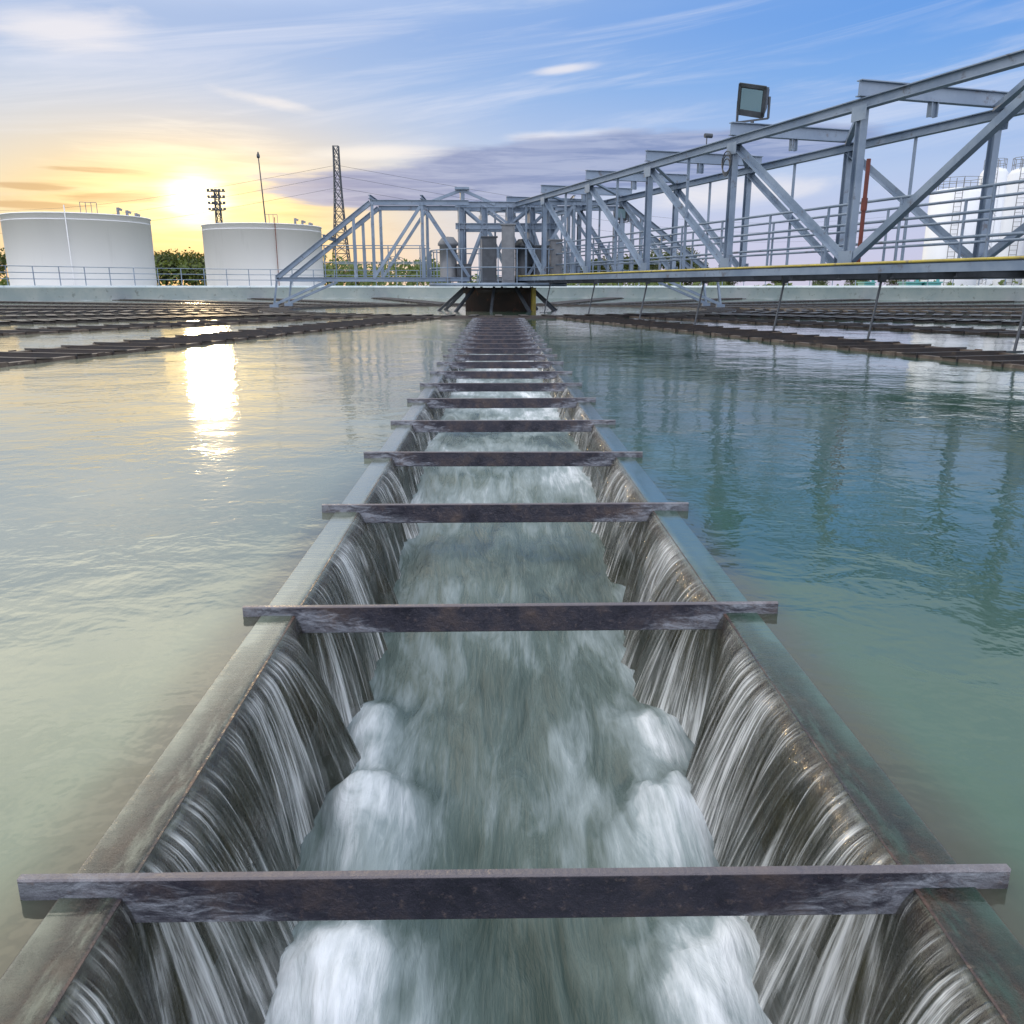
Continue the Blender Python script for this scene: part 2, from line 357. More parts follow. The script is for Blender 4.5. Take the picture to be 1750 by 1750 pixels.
def fbm(x,y,z=0.,o=4):
    s_=0;a=.5;f=1
    for i in range(o): s_+=a*noise.noise((x*f,y*f,z+i*7.1)); a*=.5; f*=2.05
    return s_
def level(y): return -.380+.085*sstep(1.9,3.6,y)+.12*sstep(3.4,5.2,y)
ys=[]; y=-.7
while y<23.6: ys.append(y); y+= .013 if y<3.2 else (.022 if y<6 else .06)
nx=84; xs=[-.585+1.17*i/nx for i in range(nx+1)]
humps=[(-.34,1.70,.13,.11,.11,2.6),(.38,1.68,.14,.12,.12,2.4),(-.40,2.14,.09,.10,.06,4.4),(.43,2.10,.09,.10,.06,4.2),(-.31,1.20,.17,.13,.10,2.8),(.35,1.20,.18,.13,.10,2.8)]
vs=[];foam=[]
for y in ys:
    lv=level(y)
    for x in xs:
        d1=fbm(x*2.4+fbm(x*3,y*1.5,9,2)*.7,y*1.2,1.3,3); d2=fbm(x*7,y*3.0,4.7,3); d3=fbm(x*5+d2*.8,y*2.9+d1,2.9,4)
        z=lv+.035*d1+.012*d2
        hf=0
        for (hx,hy,rx,ry,hh,tl) in humps:
            dy=(y-hy+.08*d2)/(ry if y>hy else ry*tl); xx=hx*(1-.22*max(0,min(1,(hy-y)/.45)))
            q=((x-xx+.05*d3)/rx)**2+dy**2
            if q<7: e=math.exp(-q); z+=hh*e*(.90+.7*d3); hf=max(hf,math.exp(-q*.55)*(.90+.7*d3+.4*d1))
        ed=max(0,(abs(x)-.34)/.18)
        edf=min(1,ed**1.3)*(.50+.8*fbm(x*2,y*1.9,6.6,3)+.3*d3)
        z=z*1.0-.02*sstep(.45,.58,abs(x))
        ctr=.26+.95*fbm(x*2.0+d1,y*1.0,3.1,3)+.20*d3+.24*sstep(2.2,4.5,y)
        ctr+=.10*sstep(4.5,8,y)
        vs.append((x+CX,y,z)); foam.append(max(0,min(1.0,max(ctr,edf,hf)+.25*min(max(ctr,0),max(edf,0)))))
w=nx+1; fs=[(j*w+i,j*w+i+1,(j+1)*w+i+1,(j+1)*w+i) for j in range(len(ys)-1) for i in range(nx)]
mb=MB().add(vs,fs,True); ob=thing(mb,"water",M['chan'],(0,0,0),None,None,kind="structure")
atr=ob.data.attributes.new('foam','FLOAT','POINT'); atr.data.foreach_set('value',foam)
mb=MB()
for k in range(1,NL):
    a=2*math.pi*k/NL; L=[]
    for (x,r) in ((-.56,7.9),(.56,7.9),(.56,RT-.4),(-.56,RT-.4)): q=rot2(x,-r,a); L.append((TC.x+q[0],TC.y+q[1],-.10))
    mb.add(L,[(0,1,2,3)[::-1]])
mb.lathe(TC,[(RI2+.02,-.12),(RI-.02,-.12)],96)
ob=thing(mb,"water",M['chan'],(0,0,0),None,None,kind="structure")
atr=ob.data.attributes.new('foam','FLOAT','POINT'); atr.data.foreach_set('value',[.62]*len(ob.data.vertices))
# falling sheets of near launder
BARS=[1.0+1.04*k-1.04 for k in range(0,23)]
ysf=[]; y=-.7
while y<23.0: ysf.append(y); y+= .006 if y<4 else (.016 if y<8 else .05)
NV=30
for s_ in (-1,1):
    vs=[];uvs=[]
    for y in ysf:
        db=min(abs(y-b) for b in BARS); near=math.exp(-(db/.08)**2)
        drop=-level(y)+.06
        thr=.165+.15*fbm(y*2.2,s_*3.3,1,3)+.07*fbm(y*9,s_*5,2,2)-.115*near
        thr=max(.03,thr)*(drop/.44)**.9
        rg=fbm(y*20,s_*9.,3,2); sw=.30*fbm(y*1.9,s_*2.1,8,2)-.05
        for j in range(NV+1):
            v=j/NV
            if v<.18:
                t=v/.18; x=.648-t*.082; z=.0030+.0008*noise.noise((y*9,t*3,s_))*t
            else:
                t=(v-.18)/.82; x=.566-thr*(t**.80)-.008*min(1,t*8); z=.0032-drop*(t**1.28)
                x+= .014*rg*t**.6+.018*t*fbm(y*44,t*1.6+s_*4,5,2)
            vs.append((CX+s_*x,y+(sw*max(0,(v-.18))),z)); uvs.append((y,v))
    w=NV+1; fs=[]
    for i in range(len(ysf)-1):
        for j in range(NV):
            q=(i*w+j,(i+1)*w+j,(i+1)*w+j+1,i*w+j+1); fs.append(q if s_>0 else q[::-1])
    mb=MB().add(vs,fs,True); ob=thing(mb,"water",M['fall'],(0,0,0),None,None,kind="structure")
    ul=ob.data.uv_layers.new(name="UVMap")
    li=[0]*len(ob.data.loops); ob.data.loops.foreach_get('vertex_index',li)
    fl=[]; 
    for i in li: fl+=list(uvs[i])
    ul.data.foreach_set('uv',fl)
# ---------------- launders
def launder_mesh(lipz,r0,r1,other=False):
    mb=MB()
    for s_ in (-1,1):
        dz=.014 if not other else .10
        prof=[(s_*.560,lipz),(s_*.650,lipz),(s_*.650,lipz-dz+.002),(s_*.572,lipz-dz),(s_*.572,-.95),(s_*.560,-.95)]
        vs=[]; nseg=60 if not other else 1
        for i in range(nseg+1):
            r=r0+(r1-r0)*i/nseg
            wob=0 if other else .002*noise.noise((r*1.7,s_,0))
            vs+=[(x+(wob if abs(x)>.6 else wob),-r,z) for x,z in prof]
        q=len(prof); fs=[]
        for i in range(nseg):
            for t in range(q): 
                f=(i*q+t,i*q+(t+1)%q,(i+1)*q+(t+1)%q,(i+1)*q+t); fs.append(f if s_>0 else f[::-1])
        fs.append(tuple(range(q))); fs.append(tuple(range(nseg*q,nseg*q+q))[::-1]); mb.add(vs,fs)
    mb.add([(-.56,-r0,-.95),(.56,-r0,-.95),(.56,-r1,-.95),(-.56,-r1,-.95)],[(3,2,1,0)])
    return mb
def bar_mesh(other=False):
    mb=MB()
    if not other:
        L=.70; hh=.074; t=.014
        out=[(-L,0),(-L,-.034),(-L+.09,-hh+.012),(-L+.15,-hh),(L-.15,-hh),(L-.09,-hh+.012),(L,-.034),(L,0)]
        n=len(out); c=.0025
        ins=[(a*(1-.003),b-(c if b==0 else -c)) for a,b in out]
        vs=[(a,0,b) for a,b in ins]+[(a,c,b) for a,b in out]+[(a,t,b) for a,b in out]
        fs=[tuple(range(n))]
        for L0 in (0,n): fs+=[(i+L0,i+n+L0,(i+1)%n+n+L0,(i+1)%n+L0) for i in range(n)]
        fs.append(tuple(range(2*n,3*n))[::-1]); mb.add(vs,fs)
    else:
        mb.box((0,0,.047),(1.34,.26,.012)); mb.box((0,-.12,.012),(1.34,.012,.056))
    return mb
own=top("launder_channel",TC,"submerged rusty steel launder trough with water spilling over both lips","water channel","radial launder channels",launder_mesh(.0012,RI-.1,32.6).mesh("launder_channel",M['lip']))
bm_=bar_mesh().mesh("cross_bar",M['bar'])
for i,y in enumerate(BARS):
    o=link(bpy.data.objects.new("cross_bar",bm_)); o.parent=own; o.location=(.004*math.sin(i*4.1),y-TC.y,.03+.002*math.sin(i*2.3)); o.rotation_euler=(0,.003*math.sin(i*1.7+1),.008*math.sin(i*3.1))
om=launder_mesh(.036,RI-.1,RT-.1,True)
for s_ in (-1,1):
    for i in range(16): om.box((s_*.662,-(9.5+i*1.5),.005),(.03,.10,.09))
om_near=om.mesh("launder_channel",M['rustlip'])
omf=MB(); omf.v=list(om.v); omf.f=list(om.f); omf.sm=list(om.sm)
for i in range(50):
    r=9.2+i*.48; omf.box((0,-r,.065),(1.36,.26,.012)); omf.box((0,-r+.12,.02),(1.36,.012,.09))
om_far=omf.mesh("launder_channel",M['launder'])
bo=bar_mesh(True).mesh("cross_bar",M['launder'])
for k in range(1,NL):
    kk=min(k,NL-k); neark=kk<=2
    o=top("launder_channel",TC,"dark corroded launder trough with flat crossbars above green water","water channel","radial launder channels",om_near if neark else om_far)
    o.rotation_euler=(0,0,2*math.pi*k/NL)
    if neark:
        for i in range(38):
            b_=link(bpy.data.objects.new("cross_bar",bo)); b_.parent=o; b_.location=(0,-(9.2+i*.63),.002*math.sin(i*2.1+k)); b_.rotation_euler=(R(-4),0,0)
mb=MB()
for r in (RI2,RI): mb.lathe(TC,[(r-.05,-.8),(r-.05,.055),(r+.05,.055),(r+.05,-.8)],128)
for i in range(72):
    a=2*math.pi*i/72; mb.box((TC.x+math.cos(a)*7.95,TC.y+math.sin(a)*7.95,.07),(1.0,.20,.02),a)
thing(mb,"launder_ring",M['launder'],TC,"dark circular steel collecting ring around the central pier","water channel")
# ---------------- bridge
PB=Vector((5.8,14.33,0)); DBv=Vector((-1.07,3.52,0)); 
BD=DBv.normalized(); BP=Vector((BD.y,-BD.x,0))
ZF=1.11; ZT=3.62; SEP=2.72
def B(t,o,z): q=PB+DBv*t+BP*o; return Vector((q.x,q.y,z))
br_=top("truss_bridge",B(6,SEP/2,0),"pale grey blue steel truss walkway bridge spanning the clarifier","bridge")
T0=-5; T1=6
for o_ in (0,SEP):
    part(MB().ibeam(B(T0,o_,ZT),B(T1,o_,ZT),.14,.16,.016),"top_chord",M['steel'],br_)
    part(MB().ibeam(B(T0,o_,ZF+.02),B(T1,o_,ZF+.02),.13,.13,.014),"bottom_chord",M['steel'],br_)
    for t in range(T0,T1+1):
        part(MB().ibeam(B(t,o_,ZF+.09),B(t,o_,ZT-.08),.13,.13,.012,up=BD),"vertical_post",M['steel'],br_)
        for zz in (ZT-.14,ZF+.18):
            part(MB().box(B(t,o_,zz)+BP*(-.071 if o_==0 else .071),(.008,.34,.22),math.atan2(-BD.x,BD.y)),"gusset_plate",M['steel'],br_)
    for t in range(T0,T1):
        a,c=((t+1,t) if t>=0 or t in(-3,-4) else (t,t+1))
        part(MB().lbeam(B(a,o_,ZT-.06),B(c,o_,ZF+.1),.115),"diagonal_brace",M['steel'],br_)
    for t in range(1 if o_==0 else -1,T1):
        part(MB().lbeam(B(t+.5,o_,ZF+.09),B(t+.5,o_,ZT-.08),.07,up=BD),"vertical_post",M['steel'],br_)
for t in range(T0,T1+1):
    part(MB().ibeam(B(t,-.12,ZT+.22),B(t,SEP+.35,ZT+.22),.13,.24,.016),"cross_beam",M['steel'],br_)
    part(MB().ibeam(B(t,SEP*.5,ZT+.10),B(t,SEP*.5,ZT-.12),.10,.14,.02),"beam_bracket",M['steel'],br_)
for t in range(T0,T1):
    part(MB().lbeam(B(t,.05,ZT+.09),B(t+1,SEP-.05,ZT+.09),.10),"plan_brace",M['steel'],br_)
part(MB().bar(B(T0,1.65,ZF-.02),B(T1,1.65,ZF-.02),1.5,.04),"deck",M['grate'],br_)
mb=MB()
for i in range((T1-T0)*3+1):
    t=T0+i/3; mb.ibeam(B(t,-.16,ZF-.10),B(t,SEP+.1,ZF-.10),.08,.11,.012)
part(mb,"floor_joists",M['steel_dark'],br_)
part(MB().prism([(-.05,-.06),(.05,-.06),(.05,-.045),(-.038,-.045),(-.038,.06),(-.05,.06)],B(T0,-.2,ZF-.02),B(T1,-.2,ZF-.02)),"edge_channel",M['steel'],br_)
part(MB().cyl(B(T0,-.25,ZF+.075),B(4.6,-.25,ZF+.075),.020,n=10),"pipe",M['yellow'],br_,"yellow pipe along the deck edge")
for o_ in (.95,2.3):
    mb=MB()
    for i in range((T1-T0)*2+1):
        t=T0+i/2; mb.cyl(B(t,o_,ZF),B(t,o_,ZF+1.15),.026,n=8)
    for zz in (.12,.45,.8,1.15): mb.cyl(B(T0,o_,ZF+zz),B(T1,o_,ZF+zz),.024,n=8)
    part(mb,"handrail",M['steel'],br_)
part(MB().cyl(B(.08,.45,ZF),B(.08,.45,ZT-.75),.035,n=10).cyl(B(.08,.45,ZF+.95),B(.08,.45,ZF+1.15),.05,n=10),"red_pipe",M['red'],br_)
for j in range(3):
    c=B(1.02,-.12,ZT-.38-.05*j); pts=[c+BD*math.cos(a)*(.17-.02*j)+Vector((0,0,math.sin(a)*(.2-.02*j))) for a in [i*math.pi/9 for i in range(19)]]
    part(MB().tube(pts,.012),"cable_coil",M['steel_dark'],br_)
for i,t in enumerate((-1.55,-.9,-.15,.55,1.35,2.1,3.0,4.0)):
    a=B(t,.25,ZF-.12); e=a+Vector((-.22,-.2,-1.02)); mb=MB().cyl(a,e,.02,n=8); mb.box(a+Vector((0,0,-.03)),(.1,.1,.12)); mb.box(e,(.30,.03,.09),.3)
    part(mb,"scraper_arm",M['steel_dark'],br_)
def floodlight(t,o_,zz,sc,yaw,tilt,roll):
    base=B(t,o_,zz); e=top("floodlight",base,"square grey floodlight tilted upward on a bridge beam","light",'floodlights on the bridge')
    Rm=Matrix.Translation(base+Vector((0,0,.34*sc)))@Matrix.Rotation(yaw,4,'Z')@Matrix.Rotation(roll,4,'Y')@Matrix.Rotation(tilt,4,'X')@Matrix.Scale(sc,4)
    hb=MB(); a,c=.22,.21
    fr=[(-a,-.06,-c),(a,-.06,-c),(a,-.06,c),(-a,-.06,c)]; bk=[(-a*.75,.14,-c*.7),(a*.75,.14,-c*.7),(a*.75,.14,c*.7),(-a*.75,.14,c*.7)]
    hb.add(fr+bk,[(0,1,2,3),(7,6,5,4),(0,4,5,1),(1,5,6,2),(2,6,7,3),(3,7,4,0)])
    for q in (((0,-.068,c-.012),(2*a,.02,.05)),((0,-.068,-c+.02),(2*a,.02,.09)),((a-.012,-.068,0),(.05,.02,2*c)),((-a+.012,-.068,0),(.05,.02,2*c))): hb.box(*q)
    for i in range(7): hb.box((-.15+i*.05,.15,0),(.01,.05,.22))
    hb.v=[tuple(Rm@Vector(v)) for v in hb.v]; part(hb,"housing",M['steel_dark'],e)
    gb=MB().box((0,-.074,0),(2*a-.09,.006,2*c-.11)); gb.v=[tuple(Rm@Vector(v)) for v in gb.v]; part(gb,"lamp_glass",M['glass'],e)
    k=MB(); cc=base+Vector((0,0,.34*sc)); sx=Matrix.Rotation(yaw,3,'Z')@Vector((.25*sc,0,0)); dn=Vector((0,0,-.30*sc))
    k.bar(cc-sx,cc-sx+dn,.03,.04); k.bar(cc+sx,cc+sx+dn,.03,.04); k.bar(cc-sx+dn,cc+sx+dn,.04,.03); k.cyl(cc+dn,base-Vector((0,0,.02)),.035)
    part(k,"bracket",M['steel_dark'],e)
floodlight(1.0,.36,ZT+.345,1.3,R(-40),R(24),R(14))
floodlight(4.0,SEP,ZF+1.75,.95,R(-30),R(15),R(8))
part(MB().bar(B(4.0,SEP,ZF+1.74),B(4.0,SEP-.02,ZF+1.60),.14),"lamp_shelf",M['steel'],br_)
mb=MB().cyl(B(1.3,0,ZT+.07),B(1.3,0,ZT+.25),.012,n=6).cyl(B(1.3,-.05,ZT+.27),B(1.3,.12,ZT+.27),.045,n=10)  # small camera on a stub post
thing(mb,"small_camera",M['steel_dark'],B(1.3,0,ZT),"small dark camera standing on the bridge top chord","light")
# ---------------- centre: pier, platform, arms
pr=top("central_pier",TC,"dark stained round pier carrying the bridge pivot and platform","pier")
part(MB().lathe(TC,[(0,-1),(1.2,-1),(1.2,.60),(1.28,.60),(1.28,.80),(0,.80)],40),"column",M['pier'],pr)
for i in range(10):
    a=2*math.pi*i/10+.2; d=Vector((math.cos(a),math.sin(a),0)); part(MB().bar(TC+d*1.25+Vector((0,0,.8)),TC+d*2.3+Vector((0,0,-.1)),.09),"strut",M['steel_dark'],pr)
part(MB().lathe(TC,[(0,.84),(2.5,.84),(2.5,.96),(0,.96)],32),"platform",M['steel'],pr)
part(MB().bar(TC+Vector((1.25,-.9,0)),TC+Vector((1.25,-.9,.8)),.14),"marker_strip",M['yellow'],pr)
mb=MB()
for i in range(24):
    a=2*math.pi*i/24; q=TC+Vector((math.cos(a)*2.45,math.sin(a)*2.45,.96)); mb.cyl(q,q+Vector((0,0,1.1)),.022,n=6)
for zz in (.5,1.1): mb.tube([TC+Vector((math.cos(2*math.pi*i/24)*2.45,math.sin(2*math.pi*i/24)*2.45,.96+zz)) for i in range(25)],.02,6)
part(mb,"handrail",M['steel'],pr)
C3=lambda x,y,z:Vector((TC.x+x,TC.y+y,z))
for x,sc,mt in ((-1.75,1.,'grey'),(.9,.95,'steel_dark')):
    dr=top("drive_unit",C3(x,-.8,.96),"upright cylindrical drive motor on the central platform","machine","drive units on the platform")
    q=[(0,1.0),(.42,1.0),(.42,1.12),(.30,1.15),(.30,.9+1.3*sc),(.36,.92+1.3*sc),(.36,1.0+1.3*sc),(.2,1.1+1.4*sc),(0,1.12+1.4*sc)]
    part(MB().lathe(C3(x,-.8,0),q,20),"motor",M[mt],dr)
    part(MB().box(C3(x+.55,-.8,1.3),(.5,.5,.6)).cyl(C3(x+.55,-1.15,1.3),C3(x+.55,-.5,1.3),.2),"gearbox",M['steel_dark'],dr)
for i,(x,w_,hh,mt) in enumerate(((-.3,.5,1.5,'steel_dark'),(.35,.45,1.9,'grey'),(1.5,.45,1.2,'steel_dark'),(2.0,.4,1.4,'grey'))):
    cb=top("control_cabinet",C3(x,-1.3,.96),"metal control cabinet with a hinged door on the platform","cabinet","control cabinets on the platform")
    part(MB().box(C3(x,-1.3,.96+hh/2),(w_,.4,hh)).box(C3(x,-1.3,.98+hh),(w_+.08,.5,.04)),"case",M[mt],cb)
    part(MB().box(C3(x,-1.51,.96+hh/2),(w_-.1,.02,hh-.15)).cyl(C3(x+w_*.3,-1.54,.9+hh/2),C3(x+w_*.3,-1.54,1.1+hh/2),.015),"door",M[mt],cb)
mb=MB()
for x in (-1.3,-.5,.4,1.2,1.9):
    for y_ in (-.3,1.3): mb.ibeam(C3(x,y_,.96),C3(x,y_,3.6),.2,.2,.02)
for y_ in (-.3,1.3): 
    for z_ in (3.62,2.9): mb.ibeam(C3(-1.5,y_,z_),C3(2.1,y_,z_),.16,.2,.02)
    for x0,x1 in ((-1.3,-.5),(-.5,.4),(1.9,1.2),(1.2,.4)): mb.bar(C3(x0,y_,1.),C3(x1,y_,2.9),.10)
    for x0,x1 in ((-1.3,-.5),(-.5,.4),(1.9,1.2),(1.2,.4)): mb.bar(C3(x1,y_,2.95),C3(x0,y_,3.6),.08)
for x in (-2.6,-.1): mb.bar(C3(x,-.3,3.62),C3(-1.25,-.3,4.10),.10)
mb.bar(C3(-1.25,-.3,3.6),C3(-1.25,-.3,4.12),.14); mb.box(C3(-1.25,-.3,4.14),(.5,.4,.08)); mb.bar(C3(-1.25,1.3,3.62),C3(-1.25,-.3,4.1),.1)
thing(mb,"support_tower",M['steel'],C3(0,0,.96),"pale steel frame tower above the central platform","tower")
for s_ in (-1,1):
    ar=top("side_truss",C3(s_*2.4,0,.9),"pale steel side truss reaching out from the central pier","truss","side trusses on the pier")
    for y_ in (-1.2,.9):
        X=lambda x,z:C3(s_*x,y_,z)
        part(MB().ibeam(X(1,3.60),X(4.35,3.60),.14,.16,.014),"top_chord",M['steel'],ar)
        part(MB().ibeam(X(4.35,3.60),X(7.7,1.12),.14,.16,.014),"sloping_chord",M['steel'],ar)
        part(MB().ibeam(X(1,1.08),X(7.75,1.08),.12,.14,.014),"bottom_chord",M['steel'],ar)
        for x in (2.6,4.3,4.95): part(MB().bar(X(x,1.1),X(x,3.60 if x<4.5 else 3.12),.10),"vertical_post",M['steel'],ar)
        for x0,x1 in ((2.6,4.3),(2.6,1.0)): part(MB().lbeam(X(x0,3.55),X(x1,1.15),.10),"diagonal_brace",M['steel'],ar)
        part(MB().bar(X(6.0,1.0),X(7.85,.22),.09).bar(X(7.7,1.05),X(7.85,.22),.07).box(X(7.85,.18),(.3,.12,.1)),"foot",M['steel'],ar)
        mb=MB()
        for x in (2.7,3.8,4.9,6.0): mb.cyl(X(x,1.1),X(x,2.2),.02,n=6)
        for zz in (1.65,2.2): mb.cyl(X(2.5,zz),X(6.1,zz),.018,n=6)
        part(mb,"handrail",M['steel'],ar)
    for x,z_ in ((2.6,3.66),(4.35,3.66),(6.0,2.38)): 
        part(MB().ibeam(C3(s_*x,-1.3,z_+.12),C3(s_*x,1.0,z_+.12),.1,.12,.012),"tie_beam",M['steel'],ar)
# ---------------- storage tanks
def storage_tank(px0,px1,ytop,dist,label):
    pc=at((px0+px1)/2,dist); r=(px1-px0)/2/1428*dist*.985*math.cos(math.atan(((px0+px1)/2-850)/1478))
    H=ztop((px0+px1)/2,ytop,dist)
    e=top("storage_tank",(pc.x,pc.y,-.5),label,"tank","white storage tanks")
    part(MB().lathe(pc,[(r,-.5),(r,H),(r+.10,H),(r+.10,H+.12),(r-.1,H+.12)],96),"shell",M['white'],e)
    part(MB().lathe(pc,[(r-.1,H+.1),(r*.5,H+.1+r*.03),(0,H+.1+r*.045)],96),"roof",M['white'],e)
    mb=MB(); mb.lathe(pc,[(r,H*.93-.03),(r+.03,H*.93-.02),(r+.03,H*.93+.02),(r,H*.93+.03)],96)
    part(mb,"stiffener_ring",M['white'],e)
    d=-pc.normalized(); s2=Vector((-d.y,d.x,0)); o2=.15 if px0<300 else -.2
    mb=MB().cyl(pc+d*(r+.15)-s2*(r*o2),pc+d*(r+.15)-s2*(r*o2)+Vector((0,0,H+.9)),.06,n=6)
    part(mb,"standpipe",M['red'] if px0>300 else M['white'],e)
    for j in range(3):
        mb=MB(); q=pc+d*(r*.3)+s2*(r*(.55+.12*j))+Vector((0,0,H)); mb.cyl(q,q+Vector((0,0,1.3-.3*j)),.18,n=10); mb.cyl(q+Vector((0,0,1.2-.3*j)),q+s2*.5+Vector((0,0,1.0-.3*j)),.16,n=10)
        part(mb,"roof_vent",M['grey'],e)
    mb=MB(); q=pc+d*(r*.85)+s2*(r*.05)+Vector((0,0,H+.1))
    for j in range(4): mb.cyl(q+s2*(j*.6),q+s2*(j*.6)+Vector((0,0,1.3)),.04,n=6)
    mb.cyl(q+Vector((0,0,1.3)),q+s2*1.8+Vector((0,0,1.3)),.04,n=6)
    part(mb,"roof_rail",M['grey'],e)
storage_tank(38,257,374,125,"wide white cylindrical storage tank behind the perimeter railing")
storage_tank(362,550,389,145,"white cylindrical storage tank beside dark backlit trees")
def silo(px,wpx,ytop,dist,label):
    pc=at(px,dist); ca=math.cos(math.atan((px-850)/1478)); r=wpx/2/1428*dist*ca*ca; H=ztop(px,ytop,dist)
    e=top("silo",(pc.x,pc.y,-.5),label,"silo","white silos")
    part(MB().lathe(pc,[(r,-.5),(r,H-.6),(r*.8,H-.2),(r*.3,H),(0,H)],40),"shell",M['silo'],e)
    mb=MB()
    for i in range(10):
        a=2*math.pi*i/10; q=pc+Vector((math.cos(a)*r*.8,math.sin(a)*r*.8,H-.3)); mb.cyl(q,q+Vector((0,0,1.1)),.03,n=5)
    for zz in (.55,1.1): mb.tube([pc+Vector((math.cos(2*math.pi*i/10)*r*.8,math.sin(2*math.pi*i/10)*r*.8,H-.3+zz)) for i in range(11)],.025,5)
    part(mb,"roof_railing",M['grey'],e)
    d=-pc.normalized(); s2=Vector((-d.y,d.x,0)); mb=MB()
    for x in (-.3,.3): mb.cyl(pc+d*(r+.35)+s2*x,pc+d*(r+.35)+s2*x+Vector((0,0,H+.6)),.035,n=5)
    for i in range(int(H/.4)): mb.cyl(pc+d*(r+.35)+s2*-.3+Vector((0,0,.4*i)),pc+d*(r+.35)+s2*.3+Vector((0,0,.4*i)),.02,n=5)
    part(mb,"ladder",M['grey'],e)
silo(1618,96,322,95,"white vertical silo with a ladder behind the bridge")
silo(1672,46,288,110,"slim white silo with railed roof behind the bridge")
silo(1722,54,288,92,"slim white silo with ladder beside taller silos")
silo(1800,110,350,90,"broad white silo standing beyond the tank wall")
# ---------------- stair tower and pumps
mb=MB(); q=at(1668,99); H=ztop(1668,315,99)
for a,b_ in ((-.6,-.6),(.6,-.6),(.6,.6),(-.6,.6)): mb.bar(q+Vector((a,b_,-.5)),q+Vector((a,b_,H)),.07)
for i in range(1,int(H/1.5)+1):
    z=i*1.5
    sgn=.6 if i%2 else -.6; mb.bar(q+Vector((-sgn,-.65,z-1.5)),q+Vector((sgn,-.65,z)),.2,.06); mb.bar(q+Vector((-.6,-.6,z)),q+Vector((.6,-.6,z)),.05); mb.bar(q+Vector((-.6,.6,z)),q+Vector((.6,.6,z)),.05); mb.bar(q+Vector((-.6,-.6,z)),q+Vector((-.6,.6,z)),.05)
thing(mb,"stair_tower",M['silo'],q,"slim pale steel stair tower between the silos","tower")
for px,w_ in ((1555,30),(1590,24),(1480,20)):
    q=at(px,72); mb=MB().box(q+Vector((0,0,.3)),(w_*.04,1.2,1.6)).cyl(q+Vector((.5,0,1.0)),q+Vector((.5,0,1.9)),.12).box(q+Vector((0,0,1.15)),(w_*.045,1.4,.1))
    thing(mb,"pump_unit",M['teal'],q,"small teal pump housing beyond the tank wall","pump","teal pump housings")
# ---------------- pylons, masts
def lattice(px,yt,dist,w0,w1):
    q=at(px,dist); H=ztop(px,yt,dist); mb=MB(); n=int(H/1.6); zz=[-.5+(H+.5)*i/n for i in range(n+1)]
    wf=lambda z:(w0*max(0.,1-z/H)**1.8+w1)/2
    cs=((-1,-1),(1,-1),(1,1),(-1,1))
    pp=lambda c,z,w_:q+Vector((c[0]*w_,c[1]*w_,z))
    for i in range(n):
        for j in range(4):
            a=cs[j];b_=cs[(j+1)%4]; z0,z1=zz[i],zz[i+1]; W0,W1=wf(max(0,z0)),wf(max(0,z1))
            mb.bar(pp(a,z0,W0),pp(a,z1,W1),.15); mb.bar(pp(a,z0,W0),pp(b_,z1,W1),.09); mb.bar(pp(b_,z0,W0),pp(a,z1,W1),.09); mb.bar(pp(a,z1,W1),pp(b_,z1,W1),.07)
    return q,H,mb
q,H,mb=lattice(586,250,150,2.6,.85); PY=(q,H)
thing(mb,"lattice_tower",M['steel_dark'],q,"tall slender lattice tower dark against the sunset","tower")
q,H,mb=lattice(384,325,175,1.2,.8)
for i in range(4):
    z=H-.3-1.1*i; mb.box(q+Vector((0,-.3,z)),(3.4-.3*i,.3,.16)); 
    for j in range(5): mb.box(q+Vector((-1.4+.7*j,-.5,z+.2)),(.42,.3,.42))
thing(mb,"floodlight_mast",M['steel_dark'],q,"lattice floodlight mast with lamp rows against the sun","mast")
q=at(467,165); H=ztop(452,262,165)
mb=MB().cyl(q+Vector((0,0,-.5)),q+Vector((-1.0,0,H*.98)),.18,.09,n=8); mb.cyl(q+Vector((-1.2,0,H*.98)),q+Vector((-.8,0,H*.98)),.35,n=8); mb.cyl(q+Vector((-1,0,H*.98)),q+Vector((-1,0,H*1.01)),.25,.1,n=8)
thing(mb,"lightning_mast",M['steel_dark'],q,"thin tall mast rising behind the white tank","mast")
for k,zk in enumerate((.72,.8,.87)):
    for sg_ in (1,-1):
        mb=MB(); a=PY[0]+Vector((sg_*.5,0,PY[1]*zk)); e=(at(1500,330) if sg_>0 else at(-250,300))+Vector((0,0,18+3*k))
        mb.tube([a.lerp(e,i/14)-Vector((0,0,5*math.sin(math.pi*i/14))) for i in range(15)],.022,4)
        thing(mb,"power_line",M['steel_dark'],a,"thin power cable strung across the sunset sky","cable","power cables")
mb=MB(); q=at(676,260); Rw=5.5; zc=4.
for i in range(28):
    a=2*math.pi*i/28;b_=2*math.pi*(i+1)/28
    for rr_ in (Rw,Rw*.88): mb.bar(q+Vector((math.cos(a)*rr_,0,zc+math.sin(a)*rr_)),q+Vector((math.cos(b_)*rr_,0,zc+math.sin(b_)*rr_)),.16,up=(0,1,0))
    mb.bar(q+Vector((0,0,zc)),q+Vector((math.cos(a)*Rw,0,zc+math.sin(a)*Rw)),.06,up=(0,1,0))
    if i%2==0: mb.box(q+Vector((math.cos(a)*Rw,0,zc+math.sin(a)*Rw-.5)),(.6,.6,.7))
for s_ in (-1,1): mb.bar(q+Vector((s_*3,.8,-.5)),q+Vector((0,.8,zc)),.2); mb.bar(q+Vector((s_*3,-.8,-.5)),q+Vector((0,-.8,zc)),.2)
thing(mb,"ferris_wheel",M['grey'],q,"small distant ferris wheel among green trees","ferris wheel")
